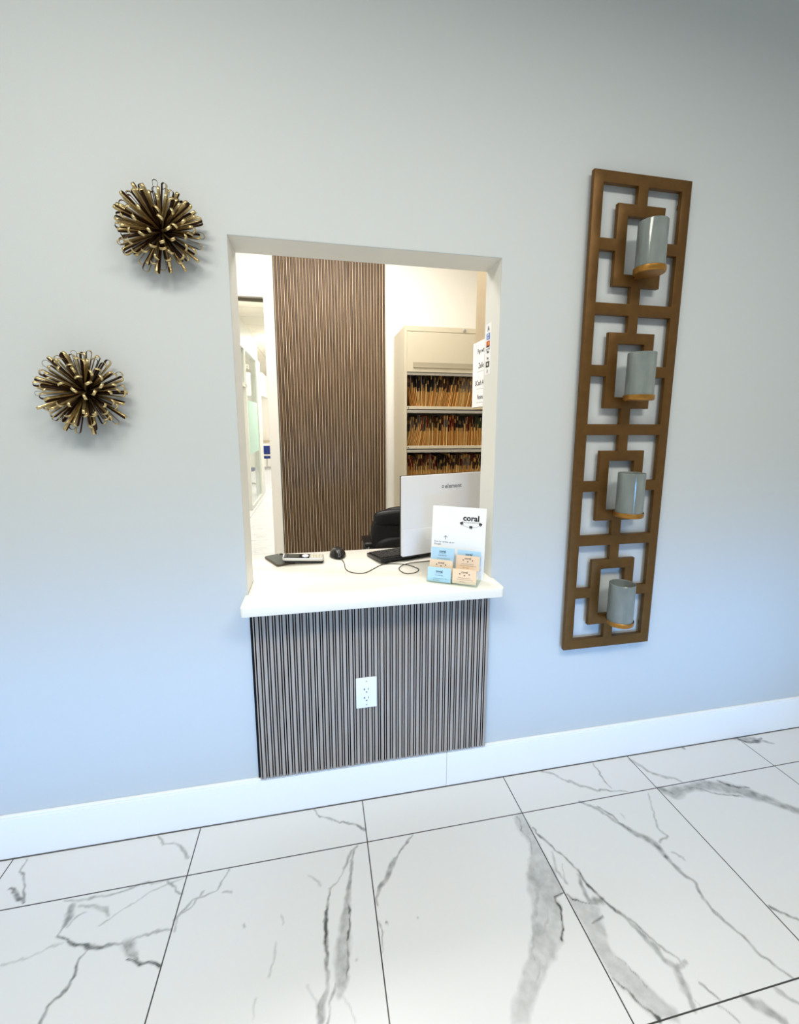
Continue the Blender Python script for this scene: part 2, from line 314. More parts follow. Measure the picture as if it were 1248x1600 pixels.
# floor: fine strip carrying the measured veins + plain surround
VEINS=[(0.6,[(-1.034,-0.028,0.003),(-1.028,-0.07,0.0045),(-0.984,-0.129,0.006),(-0.957,-0.191,0.008)]),
(0.6,[(-1.028,-0.128,0.0067),(-0.999,-0.15,0.0089),(-0.963,-0.184,0.012)]),
(0.4,[(-0.64,0.005,0.0045),(-0.586,-0.058,0.0063),(-0.551,-0.061,0.004),(-0.514,-0.093,0.0089),(-0.484,-0.135,0.0134)]),
(0.35,[(-0.833,-0.206,0.0045),(-0.72,-0.216,0.008),(-0.6,-0.203,0.0067),(-0.495,-0.201,0.0034)]),
(0.45,[(-0.798,-0.227,0.02),(-0.796,-0.272,0.0246),(-0.794,-0.298,0.008),(-0.8,-0.317,0.004)]),
(0.35,[(-0.745,-0.257,0.0015),(-0.772,-0.268,0.006),(-0.784,-0.298,0.004)]),
(0.3,[(-0.773,-0.228,0.0089),(-0.724,-0.248,0.01),(-0.692,-0.26,0.0179),(-0.676,-0.279,0.006)]),
(0.75,[(-0.8,-0.317,0.004),(-0.773,-0.331,0.006),(-0.745,-0.345,0.012),(-0.717,-0.354,0.006),(-0.689,-0.365,0.0157),(-0.647,-0.374,0.008)]),
(0.5,[(-0.647,-0.374,0.008),(-0.601,-0.379,0.0067),(-0.565,-0.408,0.006),(-0.531,-0.434,0.0067)]),
(0.8,[(-0.569,-0.421,0.006),(-0.531,-0.434,0.0067),(-0.476,-0.455,0.0078)]),
(0.35,[(-0.582,-0.385,0.04),(-0.552,-0.414,0.016)]),
(0.4,[(-0.598,-0.38,0.004),(-0.564,-0.365,0.0056),(-0.526,-0.359,0.0067),(-0.473,-0.358,0.004)]),
(0.65,[(-0.689,-0.37,0.004),(-0.708,-0.39,0.006),(-0.705,-0.413,0.0067),(-0.703,-0.434,0.0078),(-0.711,-0.468,0.005),(-0.732,-0.495,0.006),(-0.724,-0.529,0.0089)]),
(0.25,[(-0.915,-0.366,0.006),(-0.854,-0.36,0.005),(-0.774,-0.342,0.0045)]),
(0.3,[(-0.685,-0.304,0.006),(-0.658,-0.282,0.0045),(-0.597,-0.245,0.004),(-0.521,-0.219,0.0045),(-0.47,-0.204,0.004)]),
(0.45,[(-0.524,-0.208,0.006),(-0.503,-0.229,0.0067),(-0.474,-0.264,0.006)]),
(0.4,[(-0.462,-0.371,0.004),(-0.46,-0.326,0.0067),(-0.433,-0.288,0.006),(-0.36,-0.269,0.005),(-0.33,-0.204,0.006)]),
(0.4,[(-0.467,-0.334,0.006),(-0.428,-0.308,0.0067),(-0.408,-0.263,0.004)]),
(0.35,[(-0.341,-0.285,0.004),(-0.313,-0.286,0.0067)]),
(0.25,[(-0.162,-0.457,0.0045),(-0.169,-0.538,0.006)]),
(0.2,[(-0.204,-0.584,0.0067),(-0.207,-0.629,0.003)]),
(0.3,[(-0.065,-0.282,0.0045),(-0.031,-0.326,0.006)]),
(0.4,[(0.101,-0.205,0.0045),(0.068,-0.243,0.0095),(0.047,-0.283,0.004),(0.021,-0.327,0.003),(0.003,-0.337,0.01)]),
(0.55,[(0.003,-0.337,0.004),(-0.004,-0.372,0.005),(-0.012,-0.407,0.01),(-0.015,-0.446,0.0089),(-0.016,-0.469,0.012),(-0.011,-0.505,0.01),(-0.014,-0.56,0.006)]),
(0.85,[(-0.01,-0.392,0.003),(-0.014,-0.406,0.0112),(-0.009,-0.422,0.0034),(-0.015,-0.446,0.0112),(-0.017,-0.468,0.0085),(-0.011,-0.511,0.0056)]),
(0.4,[(-0.011,-0.505,0.01),(-0.014,-0.56,0.008),(-0.016,-0.586,0.0085),(-0.024,-0.62,0.018),(-0.033,-0.647,0.02),(-0.039,-0.67,0.016)]),
(0.4,[(0.008,-0.593,0.002),(-0.002,-0.616,0.01),(-0.009,-0.638,0.0025),(-0.011,-0.654,0.0025),(-0.02,-0.674,0.01)]),
(0.32,[(0.101,-0.205,0.006),(0.076,-0.264,0.015),(0.065,-0.324,0.012),(0.054,-0.368,0.014),(0.054,-0.397,0.0201),(0.041,-0.451,0.03),(0.034,-0.498,0.036),(0.029,-0.545,0.038),(0.025,-0.589,0.0358),(0.018,-0.619,0.022)]),
(0.4,[(0.101,-0.205,0.0045),(0.076,-0.264,0.009),(0.065,-0.324,0.0126),(0.055,-0.353,0.0112),(0.056,-0.394,0.008)]),
(0.85,[(0.058,-0.394,0.0034),(0.063,-0.414,0.0045),(0.056,-0.455,0.0067),(0.043,-0.503,0.005)]),
(0.55,[(0.043,-0.503,0.005),(0.048,-0.533,0.0067),(0.042,-0.571,0.007),(0.036,-0.588,0.0028)]),
(0.25,[(0.027,-0.622,0.003),(0.039,-0.645,0.003),(0.054,-0.689,0.004)]),
(0.2,[(-0.068,-0.582,0.006),(-0.042,-0.625,0.0042),(-0.034,-0.658,0.0042)]),
(0.45,[(0.304,-0.203,0.0045),(0.275,-0.236,0.0095),(0.243,-0.267,0.006),(0.221,-0.293,0.0179),(0.193,-0.337,0.0158),(0.162,-0.371,0.0126),(0.146,-0.416,0.004)]),
(0.5,[(0.145,-0.468,0.0034),(0.145,-0.512,0.004),(0.141,-0.552,0.0015)]),
(0.5,[(-0.061,-0.004,0.0045),(-0.029,-0.055,0.0045),(0.043,-0.09,0.0063),(0.102,-0.124,0.0089),(0.135,-0.153,0.009)]),
(0.6,[(0.727,-0.215,0.004),(0.713,-0.271,0.004),(0.729,-0.306,0.005),(0.721,-0.342,0.0045),(0.705,-0.363,0.0034)]),
(0.85,[(0.746,-0.499,0.004),(0.716,-0.509,0.006),(0.704,-0.522,0.0045),(0.709,-0.541,0.008),(0.713,-0.557,0.006),(0.7,-0.582,0.004),(0.674,-0.622,0.006)]),
(0.3,[(0.693,-0.396,0.0067),(0.655,-0.496,0.0179),(0.613,-0.564,0.012),(0.563,-0.654,0.0057)]),
(0.3,[(0.676,-0.54,0.006),(0.621,-0.601,0.012),(0.594,-0.645,0.004),(0.538,-0.709,0.008)]),
(0.5,[(0.758,-0.263,0.0063),(0.773,-0.301,0.0089),(0.802,-0.364,0.006),(0.82,-0.401,0.0067),(0.833,-0.448,0.006)]),
(0.7,[(0.833,-0.448,0.006),(0.838,-0.488,0.0067),(0.85,-0.521,0.006),(0.879,-0.586,0.008)]),
(0.45,[(0.879,-0.586,0.01),(0.916,-0.633,0.008),(0.934,-0.684,0.0067),(0.956,-0.72,0.0042),(0.974,-0.757,0.006)]),
(0.4,[(0.827,-0.464,0.0112),(0.817,-0.521,0.0157),(0.815,-0.549,0.016),(0.851,-0.548,0.0253)]),
(0.36,[(0.893,-0.607,0.006),(0.911,-0.655,0.014),(0.922,-0.697,0.0201),(0.932,-0.728,0.014),(0.947,-0.756,0.02),(0.937,-0.79,0.0268),(0.927,-0.819,0.01),(0.918,-0.836,0.012)]),
(0.35,[(0.985,-0.748,0.0134),(0.947,-0.757,0.0179)]),
(0.3,[(0.785,-0.368,0.006),(0.762,-0.433,0.0089),(0.771,-0.483,0.006)]),
(0.25,[(0.795,-0.422,0.004),(0.773,-0.479,0.0067)]),
(0.7,[(0.753,-0.508,0.0045),(0.771,-0.532,0.006),(0.811,-0.554,0.004)]),
(0.6,[(0.784,-0.604,0.0045),(0.806,-0.601,0.0089),(0.825,-0.596,0.0067)]),
(0.7,[(0.754,-0.74,0.003),(0.778,-0.77,0.0067),(0.792,-0.802,0.006),(0.808,-0.816,0.006),(0.817,-0.84,0.0089)]),
(0.45,[(0.798,-0.69,0.004),(0.817,-0.715,0.0042),(0.829,-0.735,0.006),(0.838,-0.77,0.006)]),
(0.4,[(1.004,-0.201,0.008),(1.052,-0.244,0.0158),(1.082,-0.29,0.008),(1.102,-0.333,0.0158),(1.127,-0.368,0.0201),(1.152,-0.394,0.0268),(1.169,-0.426,0.024),(1.17,-0.473,0.014),(1.178,-0.518,0.0112),(1.192,-0.562,0.0112),(1.183,-0.611,0.0134),(1.176,-0.651,0.0089),(1.198,-0.719,0.008),(1.218,-0.781,0.008),(1.245,-0.839,0.008)]),
(0.6,[(1.059,-0.235,0.004),(1.089,-0.28,0.006),(1.102,-0.333,0.0063),(1.123,-0.359,0.0063)]),
(0.6,[(1.159,-0.409,0.004),(1.17,-0.434,0.012),(1.17,-0.473,0.006)]),
(0.45,[(1.184,-0.586,0.004),(1.181,-0.637,0.0045),(1.197,-0.712,0.004),(1.217,-0.774,0.004)]),
(0.35,[(1.305,-0.218,0.0045),(1.253,-0.31,0.0056),(1.226,-0.359,0.0075),(1.231,-0.395,0.0075),(1.191,-0.415,0.0095)]),
(0.3,[(1.127,-0.282,0.006),(1.127,-0.305,0.004)]),
(0.25,[(1.2,-0.46,0.006),(1.228,-0.487,0.008)]),
(0.32,[(1.358,-0.038,0.0158),(1.382,-0.09,0.018),(1.4,-0.131,0.015),(1.491,-0.188,0.0067)]),
(0.35,[(0.89,0.006,0.006),(0.969,-0.047,0.009),(1.036,-0.113,0.0112),(1.109,-0.162,0.0112),(1.221,-0.193,0.0063)]),
(0.45,[(1.186,-0.003,0.0045),(1.167,-0.087,0.006),(1.172,-0.158,0.0045)]),
(0.4,[(1.366,-0.208,0.018),(1.406,-0.239,0.0443),(1.474,-0.226,0.0379),(1.568,-0.228,0.0443),(1.639,-0.253,0.06),(1.7,-0.286,0.051),(1.761,-0.343,0.0379),(1.827,-0.412,0.0316)]),
(0.6,[(1.451,-0.231,0.0067),(1.519,-0.229,0.006),(1.581,-0.275,0.006),(1.67,-0.312,0.0063)]),
(0.6,[(1.643,-0.216,0.006),(1.669,-0.249,0.015),(1.739,-0.28,0.0095)]),
(0.6,[(1.951,-0.009,0.0126),(1.995,-0.054,0.019),(2.052,-0.057,0.024),(2.086,-0.041,0.0063)]),
(0.3,[(1.908,-0.0,0.0221),(2.045,-0.046,0.0316),(2.108,-0.086,0.009)]),
(0.4,[(1.655,-0.02,0.0158),(1.666,-0.001,0.006)]),
(0.6,[(1.363,-0.67,0.0089),(1.384,-0.694,0.006),(1.418,-0.723,0.008)]),
(0.38,[(1.076,-0.847,0.02),(1.103,-0.868,0.032),(1.129,-0.906,0.02)]),
(0.3,[(1.177,-0.847,0.016),(1.207,-0.887,0.01)]),
(0.6,[(0.988,-0.794,0.006),(0.999,-0.816,0.005),(1.012,-0.84,0.003)]),
(0.35,[(0.993,-0.848,0.0045),(1.016,-0.882,0.0042)]),
(0.25,[(0.935,-0.808,0.002),(0.943,-0.843,0.003)]),
(0.5,[(-0.262,-0.392,0.0056),(-0.259,-0.396,0.0056)]),
(0.6,[(0.163,-0.48,0.004),(0.167,-0.481,0.004)]),
(0.4,[(0.069,-0.552,0.004),(0.071,-0.555,0.0045)]),
(0.4,[(0.262,-0.483,0.0045),(0.266,-0.484,0.004)]),
(0.3,[(-0.149,-0.39,0.004),(-0.142,-0.413,0.0045)]),
]
PATCHES=[(0.34,[(0.706,-0.213),(0.7,-0.265),(0.719,-0.327),(0.679,-0.391),(0.636,-0.477),(0.623,-0.538),(0.58,-0.612),(0.536,-0.667),(0.502,-0.704),(0.465,-0.731),(0.436,-0.767),(0.482,-0.777),(0.501,-0.756),(0.547,-0.717),(0.627,-0.656),(0.671,-0.63),(0.715,-0.557),(0.713,-0.514),(0.748,-0.495),(0.756,-0.443),(0.754,-0.326),(0.75,-0.199)]),
(0.36,[(0.755,-0.509),(0.8,-0.546),(0.83,-0.566),(0.806,-0.644),(0.8,-0.692),(0.831,-0.732),(0.849,-0.784),(0.875,-0.828),(0.867,-0.848),(0.813,-0.841),(0.79,-0.804),(0.754,-0.74),(0.752,-0.636)]),
]

STEP = .0035
fx0, fx1, fy0, fy1 = -1.25, 2.5, -1.0, 0.0
nx = int((fx1-fx0)/STEP)+1; ny = int((fy1-fy0)/STEP)+1
gx = np.linspace(fx0, fx1, nx); gy = np.linspace(fy0, fy1, ny)
GX, GY = np.meshgrid(gx, gy)
rng = np.random.RandomState(4)
def vnoise(x, y, s):
    t = rng.rand(256, 256); x = x*s+1000; y = y*s+1000
    xi = np.floor(x).astype(int); yi = np.floor(y).astype(int); fx = x-xi; fy = y-yi
    fx = fx*fx*(3-2*fx); fy = fy*fy*(3-2*fy)
    g = lambda a, c: t[a % 256, c % 256]
    return (g(xi, yi)*(1-fx)+g(xi+1, yi)*fx)*(1-fy)+(g(xi, yi+1)*(1-fx)+g(xi+1, yi+1)*fx)*fy
wx = (vnoise(GX, GY, 30)-.5)*.012 + (vnoise(GX, GY, 90)-.5)*.006
wy = (vnoise(GX, GY, 30)-.5)*.012 + (vnoise(GX, GY, 90)-.5)*.006
PX, PY = GX+wx, GY+wy
mask = np.zeros_like(GX)
mod = .75 + .5*vnoise(GX, GY, 60)
for dk, pts in VEINS:
    for (xa, ya, wa), (xb, yb, wb) in zip(pts, pts[1:]):
        m_ = .03 + max(wa, wb)*2
        ix = np.where((gx > min(xa, xb)-m_) & (gx < max(xa, xb)+m_))[0]; iy = np.where((gy > min(ya, yb)-m_) & (gy < max(ya, yb)+m_))[0]
        if len(ix) == 0 or len(iy) == 0: continue
        s = np.ix_(iy, ix); px_, py_ = PX[s], PY[s]
        dx, dy = xb-xa, yb-ya; L2 = dx*dx+dy*dy+1e-9
        t = np.clip(((px_-xa)*dx+(py_-ya)*dy)/L2, 0, 1)
        d = np.hypot(px_-xa-t*dx, py_-ya-t*dy); hw = (wa+(wb-wa)*t)*.5
        soft = np.maximum(.0025, hw*.45)
        val = dk*1.32*np.clip((hw+soft-d)/(2*soft)+.0, 0, 1)
        mask[s] = np.maximum(mask[s], val*mod[s])
streak = .55 + .6*vnoise(GX*.96+GY*.25, GY*.12, 55)*vnoise(GX, GY, 9) + .25*vnoise(GX, GY, 22)
for dk, poly in PATCHES:
    P = np.array(poly); inside = np.zeros(GX.shape, bool); dist = np.full(GX.shape, 9.)
    for k in range(len(P)):
        xa, ya = P[k]; xb, yb = P[(k+1) % len(P)]
        c = ((ya > PY) != (yb > PY)) & (PX < (xb-xa)*(PY-ya)/((yb-ya) if abs(yb-ya) > 1e-9 else 1e-9)+xa); inside ^= c
        dx, dy = xb-xa, yb-ya; t = np.clip(((PX-xa)*dx+(PY-ya)*dy)/(dx*dx+dy*dy+1e-9), 0, 1)
        dist = np.minimum(dist, np.hypot(PX-xa-t*dx, PY-ya-t*dy))
    sd = np.where(inside, dist, -dist)
    mask = np.maximum(mask, dk*1.1*np.clip(sd/.012+.5, 0, 1)*streak)
# veins stop at tile joints in the photo: every patch ends there by its own outline
V = np.stack([GX.ravel(), GY.ravel(), np.zeros(GX.size)], 1)
idx = (np.arange(ny-1)[:, None]*nx+np.arange(nx-1)[None]).ravel()
F = np.stack([idx, idx+1, idx+1+nx, idx+nx], 1)
BX0, BX1, BY0, BY1 = -4, 3.2, LY0-.1, 16.2
ex = [(BX0, BY0), (BX1, BY0), (BX1, BY1), (BX0, BY1), (fx0, fy0), (fx1, fy0), (fx1, fy1), (fx0, fy1)]
n0 = len(V); V = np.vstack([V, [(a, c, 0) for a, c in ex]])
E4 = [(0, 1, 5, 4), (1, 2, 6, 5), (2, 3, 7, 6), (3, 0, 4, 7)]
F = np.vstack([F, [[n0+i for i in q] for q in E4]])
me = bpy.data.meshes.new('floor'); me.vertices.add(len(V)); me.vertices.foreach_set('co', V.astype('f').ravel())
me.loops.add(F.size); me.loops.foreach_set('vertex_index', F.astype('i').ravel())
me.polygons.add(len(F)); me.polygons.foreach_set('loop_start', (np.arange(len(F))*4).astype('i')); me.polygons.foreach_set('loop_total', np.full(len(F), 4, 'i'))
me.update(calc_edges=True)
at = me.attributes.new('vein', 'FLOAT', 'POINT'); at.data.foreach_set('value', np.concatenate([mask.ravel(), np.zeros(8)]).astype('f'))
at = me.attributes.new('measured', 'FLOAT', 'POINT'); at.data.foreach_set('value', np.concatenate([np.ones(mask.size), np.zeros(8)]).astype('f'))
me.materials.append(marble_tile); me.validate()
fo = bpy.data.objects.new('floor', me); COL.objects.link(fo); fo['kind'] = 'structure'

def sbox(name, m, *a, **k):
    bm = bmesh.new(); box(bm, *a, **k); return struct(name, bm, m)
sbox('ceiling', white_paint, LX0-.1, LX1+.1, LY0-.1, WT, LH, LH+.1)
sbox('wall_left', wall_paint, LX0-.1, LX0, LY0-.1, WT, 0, LH)
sbox('wall_right', wall_paint, LX1, LX1+.1, LY0-.1, WT, 0, LH)
# back wall of the lobby with the shop window
bm = bmesh.new()
for a in ((LX0, -2.1, 0, LH), (2.5, LX1, 0, LH), (-2.1, 2.5, 0, .12), (-2.1, 2.5, 2.6, LH)): box(bm, a[0], a[1], LY0-.1, LY0, a[2], a[3])
struct('wall_back', bm, wall_paint)
bm = bmesh.new()
for x in (-2.1, -.95, .2, 1.35, 2.45): box(bm, x, x+.05, LY0-.08, LY0-.02, .12, 2.6)
for z in (.12, 2.55): box(bm, -2.1, 2.5, LY0-.08, LY0-.02, z, z+.05)
struct('window_1', bm, alu)
# baseboard: two lengths meeting beside the slat panel's middle, small cap line on top
bm = bmesh.new()
for a, c in ((LX0, .4925), (.4935, LX1)):
    box(bm, a, c, -.0155, 0, .002, .1575, bev=.0012, seg=1); box(bm, a, c, -.0135, 0, .1575, .1657, bev=.003, seg=2)
struct('baseboard_front', bm, trim_paint)

bm = bmesh.new(); box(bm, LX0, LX1, -.0185, -.004, 0, .0018); struct('trim_3', bm, mat('joint_grey', srgb(92, 90, 90), .8))

# office behind the opening
bm = bmesh.new()
DY = 2.0
for a in ((-1.7, -1.25, 0, 3.0), (-1.25, -.355, 2.42, 3.0), (-.355, 1.85, 0, 3.0)): box(bm, a[0], a[1], DY, DY+.11, a[2], a[3])
struct('wall_office_back', bm, office_paint)
sbox('wall_office_left', office_paint, -1.8, -1.7, WT, DY+.11, 0, 3.0)
sbox('wall_office_right', office_paint, 1.75, 1.85, WT, DY+.11, 0, 3.0)
sbox('ceiling_office', white_paint, -1.8, 1.85, WT, DY+.11, 3.0, 3.1)
bm = bmesh.new()
box(bm, -1.34, -.282, DY-.014, DY, 2.42, 2.512, bev=.002); box(bm, -.355, -.282, DY-.014, DY, 0, 2.42, bev=.002); box(bm, -1.34, -1.25, DY-.014, DY, 0, 2.42, bev=.002)
struct('trim_1', bm, office_paint)
bm = bmesh.new(); box(bm, -1.25, -.355, DY+.03, DY+.05, 2.398, 2.42)
struct('trim_2', bm, mat('track_shade_grey', srgb(120, 114, 96), .5))  # door track; its grey also paints in the header's underside shadow

# corridor
HC = 3.16
bm = bmesh.new(); box(bm, -3.9, -.1, 2.11, 15, HC, HC+.05); struct('ceiling_hall', bm, ceil_tile)
sbox('wall_hall_right', office_paint, -.2, -.1, 2.11, 15, 0, HC)
sbox('wall_hall_end', office_paint, -3.9, -.1, 15, 15.1, 0, HC)
sbox('wall_hall_left', office_paint, -4.0, -3.9, 2.0, 15.1, 0, HC)
sbox('wall_hall_near', office_paint, -3.9, -1.8, 2.0, 2.11, 0, HC)
sbox('wall_hall_bulkhead', white_paint, -1.26, -1.13, 2.11, 8.12, 2.76, HC)
sbox('wall_hall_post', white_paint, -1.26, -1.13, 7.98, 8.45, 0, 2.76)
sbox('wall_hall_soffit', white_paint, -1.7, -1.13, 8.9, 10.2, 2.1, 2.6)

gp = thing('glass_partition', 'white framed glass partition with a pale green frosted band along the corridor', 'partition', (-1.16, 5, 0))
def gbox(name, m, *a, **k):
    a = list(a); a[0] += 1.16; a[1] += 1.16; a[2] -= 5; a[3] -= 5
    return part1(name, m, gp, *a, **k)
gbox('bottom_rail', alu, -1.185, -1.13, 6.471, 7.98, 0, .06)
gbox('top_rail', alu, -1.185, -1.13, 2.11, 7.979, 2.721, 2.759)
gbox('transom', alu, -1.185, -1.13, 2.11, 6.55, 2.1, 2.15)
for y in (4.2, 6.40): gbox('mullion', alu, -1.185, -1.13, y, y+.07, 0, 2.72)
gbox('mullion', alu, -1.185, -1.13, 7.91, 7.98, 0.06, 2.72)
gbox('glass_pane', clear_glass, -1.162, -1.155, 6.47, 7.91, .06, 2.72)
gbox('glass_pane', clear_glass, -1.162, -1.155, 4.27, 6.40, 2.15, 2.72)
gbox('frosted_band', frost_glass, -1.154, -1.152, 6.47, 7.91, .96, 1.9)
def stool(loc, rz, label, s=1.):
    t = thing('swivel_stool', label, 'stool', loc, rz)
    bm = bmesh.new(); lathe(bm, [(.02, .36), (.17, .36), (.19, .39), (.18, .44), (.02, .45)], 28); link('seat', bm, blue_vinyl, t, True)
    bm = bmesh.new(); box(bm, -.17, .17, .14, .2, .5, .78, bev=.025, seg=3); link('backrest', bm, blue_vinyl, t, True)
    bm = bmesh.new(); tube(bm, [(0, .1, .38), (0, .24, .42), (0, .2, .55)], .012); link('back_support', bm, chrome, t, True)
    bm = bmesh.new(); tube(bm, [(0, 0, .06), (0, 0, .37)], .022); link('column', bm, chrome, t, True)
    bm = bmesh.new()
    for k in range(5): tube(bm, [(0, 0, .07), (.25*math.cos(k*1.2566), .25*math.sin(k*1.2566), .04)], [.02, .014])
    link('base', bm, chrome, t, True)
    return t
stool((-1.66, 9.6, 0), 2.3, 'navy blue swivel stool seen through the glass partition at the jamb')
stool((-1.62, 13.6, 0), 3.3, 'navy blue swivel stool at the far end of the corridor')
t = thing('corridor_counter', 'low pale counter unit at the far end of the corridor', 'counter', (-1.9, 14.6, 0))
part1('worktop', tan_lam, t, -.5, .5, -.32, .3, .86, .9); part1('cabinet_body', office_paint, t, -.48, .48, -.28, .3, 0, .86)

# ------------------------------------------------------------------ slat panels
def slat_panel(label, x0, x1, z0, z1, y_back, depth, wide, narrow, n_per, lead, gap=.132, name='slat_wall_panel'):
    t = thing(name, label, 'wall panel', ((x0+x1)/2, y_back, z0))
    cx = (x0+x1)/2; H = z1-z0
    part1('felt_backing', felt, t, x0-cx, x1-cx, -.007, 0, 0, H)
    bw, bn = bmesh.new(), bmesh.new()
    per = (x1-x0-lead)/n_per; x = x0+lead
    g = per*gap; wn = per*.21; ww = per-2*g-wn
    for k in range(n_per):
        box(bn, x-cx, x+wn-cx, -depth, -.007, 0, H, bev=.0006, seg=1)
        box(bw, x+wn+g-cx, x+wn+g+ww-cx, -depth, -.007, 0, H, bev=.0008, seg=1)
        x += per
    for nm, b_, m_ in (('wide_slats', bw, wide), ('narrow_slats', bn, narrow)):
        o = link(nm, b_, [m_, felt], t)          # veneered front, black fibre sides
        for p in o.data.polygons: p.material_index = 0 if p.normal.y < -.9 else 1
    return t
slat_panel('grey wood slat panel below the white counter', -.2545, .661, .167, .868, 0, .021, grey_oak, grey_oak, 38, .010)
slat_panel('tall brown wood slat panel on the office back wall', -.278, .548, .02, 2.97, DY, .021, brown_oak, light_oak, 36, .006)

# ------------------------------------------------------------------ outlet
t = thing('wall_outlet', 'white double power outlet on the grey slat panel', 'power outlet', (.1605, -.021, .4185))
bm = bmesh.new(); prism(bm, rrect(-.040, .040, 0, .126, .003), 0, -.006, 'y', bev=.0018); link('cover_plate', bm, plastic_white, t, True)
rc = part1('receptacle', plastic_white, t, -.0165, .0165, -.0075, -.004, .030, .096, bev=.001)
for z in (.078, .042):
    bm = bmesh.new(); box(bm, -.0085, -.0060, -.0082, -.0074, z-.002, z+.006); box(bm, -.0115, -.0085, -.0082, -.0074, z+.001, z+.003)
    box(bm, .0062, .0082, -.0082, -.0074, z-.002, z+.006)
    lathe(bm, [(.0026, 0), (.0026, .0008)], 14, TR((0, -.0074, z-.010)) @ RX); link('slots', bm, slot_dark, rc)
for z in (.112, .014):
    bm = bmesh.new(); lathe(bm, [(.003, 0), (.003, .001), (.002, .0016)], 16, TR((0, -.006, z)) @ RX); link('screw', bm, metal_grey, t)

# ------------------------------------------------------------------ counter
CZ = .903
r = .022; out = []
def arc(cx, cy, a0, a1, rad=r, n=6): return [(cx+rad*math.cos(math.radians(a0+(a1-a0)*i/n)), cy+rad*math.sin(math.radians(a0+(a1-a0)*i/n))) for i in range(n+1)]
fl, fr, fy, ob = -.266, .676, -.122, .497
out = arc(fl+.012, fy+.012, 180, 270, .012) + arc(fr-r, fy+r, 270, 360) + [(fr, -.0008), (OR_-.0008, -.0008), (OR_-.0008, WT+.0008), (1.3, WT+.0008), (1.3, ob), (-.9, ob), (-.9, WT+.0008), (OL+.0008, WT+.0008), (OL+.0008, -.0008), (fl, -.0008)]
bm = bmesh.new(); prism(bm, out, .8685, CZ, 'z', bev=.003, seg=2)
ct = thing('counter', 'white stone reception counter running through the wall opening', 'counter', (.2, .2, 0))
o = link('worktop', bm, quartz, ct, True); o.data.transform(TR((-.2, -.2, 0)))
for x in (-.88, 1.26): part1('support_panel', white_paint, ct, x-.2, x-.18, WT+.01-.2, .27, 0, .868)

# ------------------------------------------------------------------ bronze wall sconce frame
FX0, FX1, FZ0, FZ1, FYF, FYB = .989, 1.395, .572, 2.403, -.034, -.016
t = thing('candle_wall_sconce', 'tall bronze openwork wall frame with four candle trays', 'wall sconce', ((FX0+FX1)/2, 0, FZ0))
cx = (FX0+FX1)/2; PIT = .4475
bm = bmesh.new()
def fb(x0, x1, z0, z1): box(bm, x0-cx, x1-cx, FYF, FYB, z0-FZ0, z1-FZ0)
# one continuous lattice: grid cells filled or open
gxs = sorted({FX0, FX0+.040, 1.094, 1.137, 1.1715, 1.213, 1.250, 1.292, FX1-.040, FX1})
zcell = []
gzs = {FZ0, FZ1}
for k in range(4):
    z = FZ1-.040-k*PIT
    for q in (0, .061, .102, .182, .224, .301, .344, .4045): gzs.add(round(z-q, 4))
gzs = sorted(gzs)
def solid(x, z):
    if x < FX0+.040 or x > FX1-.040 or z > FZ1-.040 or z < FZ0+.042: return True
    q = (FZ1-.040-z) % PIT
    if (FZ1-.040-z)/PIT >= 4 or q > .4045: return True
    if 1.1715 < x < 1.213 and (q < .061 or q > .344): return True
    if .182 < q < .224 and (x < 1.094 or x > 1.292): return True
    if 1.094 < x < 1.292 and .061 < q < .344 and not (1.137 < x < 1.250 and .102 < q < .301): return True
    return False
b = bmesh.new(); vc = {}
def gv(x, y, z):
    k = (round(x, 4), round(y, 4), round(z, 4))
    if k not in vc: vc[k] = b.verts.new((x-cx, y, z-FZ0))
    return vc[k]
S = [[solid((gxs[i]+gxs[i+1])/2, (gzs[j]+gzs[j+1])/2) for j in range(len(gzs)-1)] for i in range(len(gxs)-1)]
for i in range(len(gxs)-1):
    for j in range(len(gzs)-1):
        if not S[i][j]: continue
        x0, x1, z0, z1 = gxs[i], gxs[i+1], gzs[j], gzs[j+1]
        b.faces.new([gv(x0, FYF, z0), gv(x1, FYF, z0), gv(x1, FYF, z1), gv(x0, FYF, z1)])
        b.faces.new([gv(x1, FYB, z0), gv(x0, FYB, z0), gv(x0, FYB, z1), gv(x1, FYB, z1)])
        for di, dj, p, q in ((-1, 0, (x0, z0), (x0, z1)), (1, 0, (x1, z1), (x1, z0)), (0, -1, (x1, z0), (x0, z0)), (0, 1, (x0, z1), (x1, z1))):
            a, c = i+di, j+dj
            if 0 <= a < len(S) and 0 <= c < len(S[0]) and S[a][c]: continue
            b.faces.new([gv(p[0], FYB, p[1]), gv(q[0], FYB, q[1]), gv(q[0], FYF, q[1]), gv(p[0], FYF, p[1])])
bmesh.ops.recalc_face_normals(b, faces=b.faces[:])
sharp = [e for e in b.edges if len(e.link_faces) == 2 and abs(e.link_faces[0].normal.dot(e.link_faces[1].normal)) < .3 and all(v.co.y < FYF+.001 for v in e.verts)]
bmesh.ops.bevel(b, geom=sharp, offset=.0022, segments=2, profile=.5, affect='EDGES')
bm.free(); link('openwork_frame', b, bronze, t, True)
for x in (.02, .386):
    for z in (.08, 1.75): part1('wall_standoff', bronze, t, FX0+x-.01-cx, FX0+x+.01-cx, FYB, -.0005, z-.008, z+.008)
names = ['topmost', 'second from the top', 'third from the top', 'lowest']
TC = (1.1925, -.098); GR = .0500
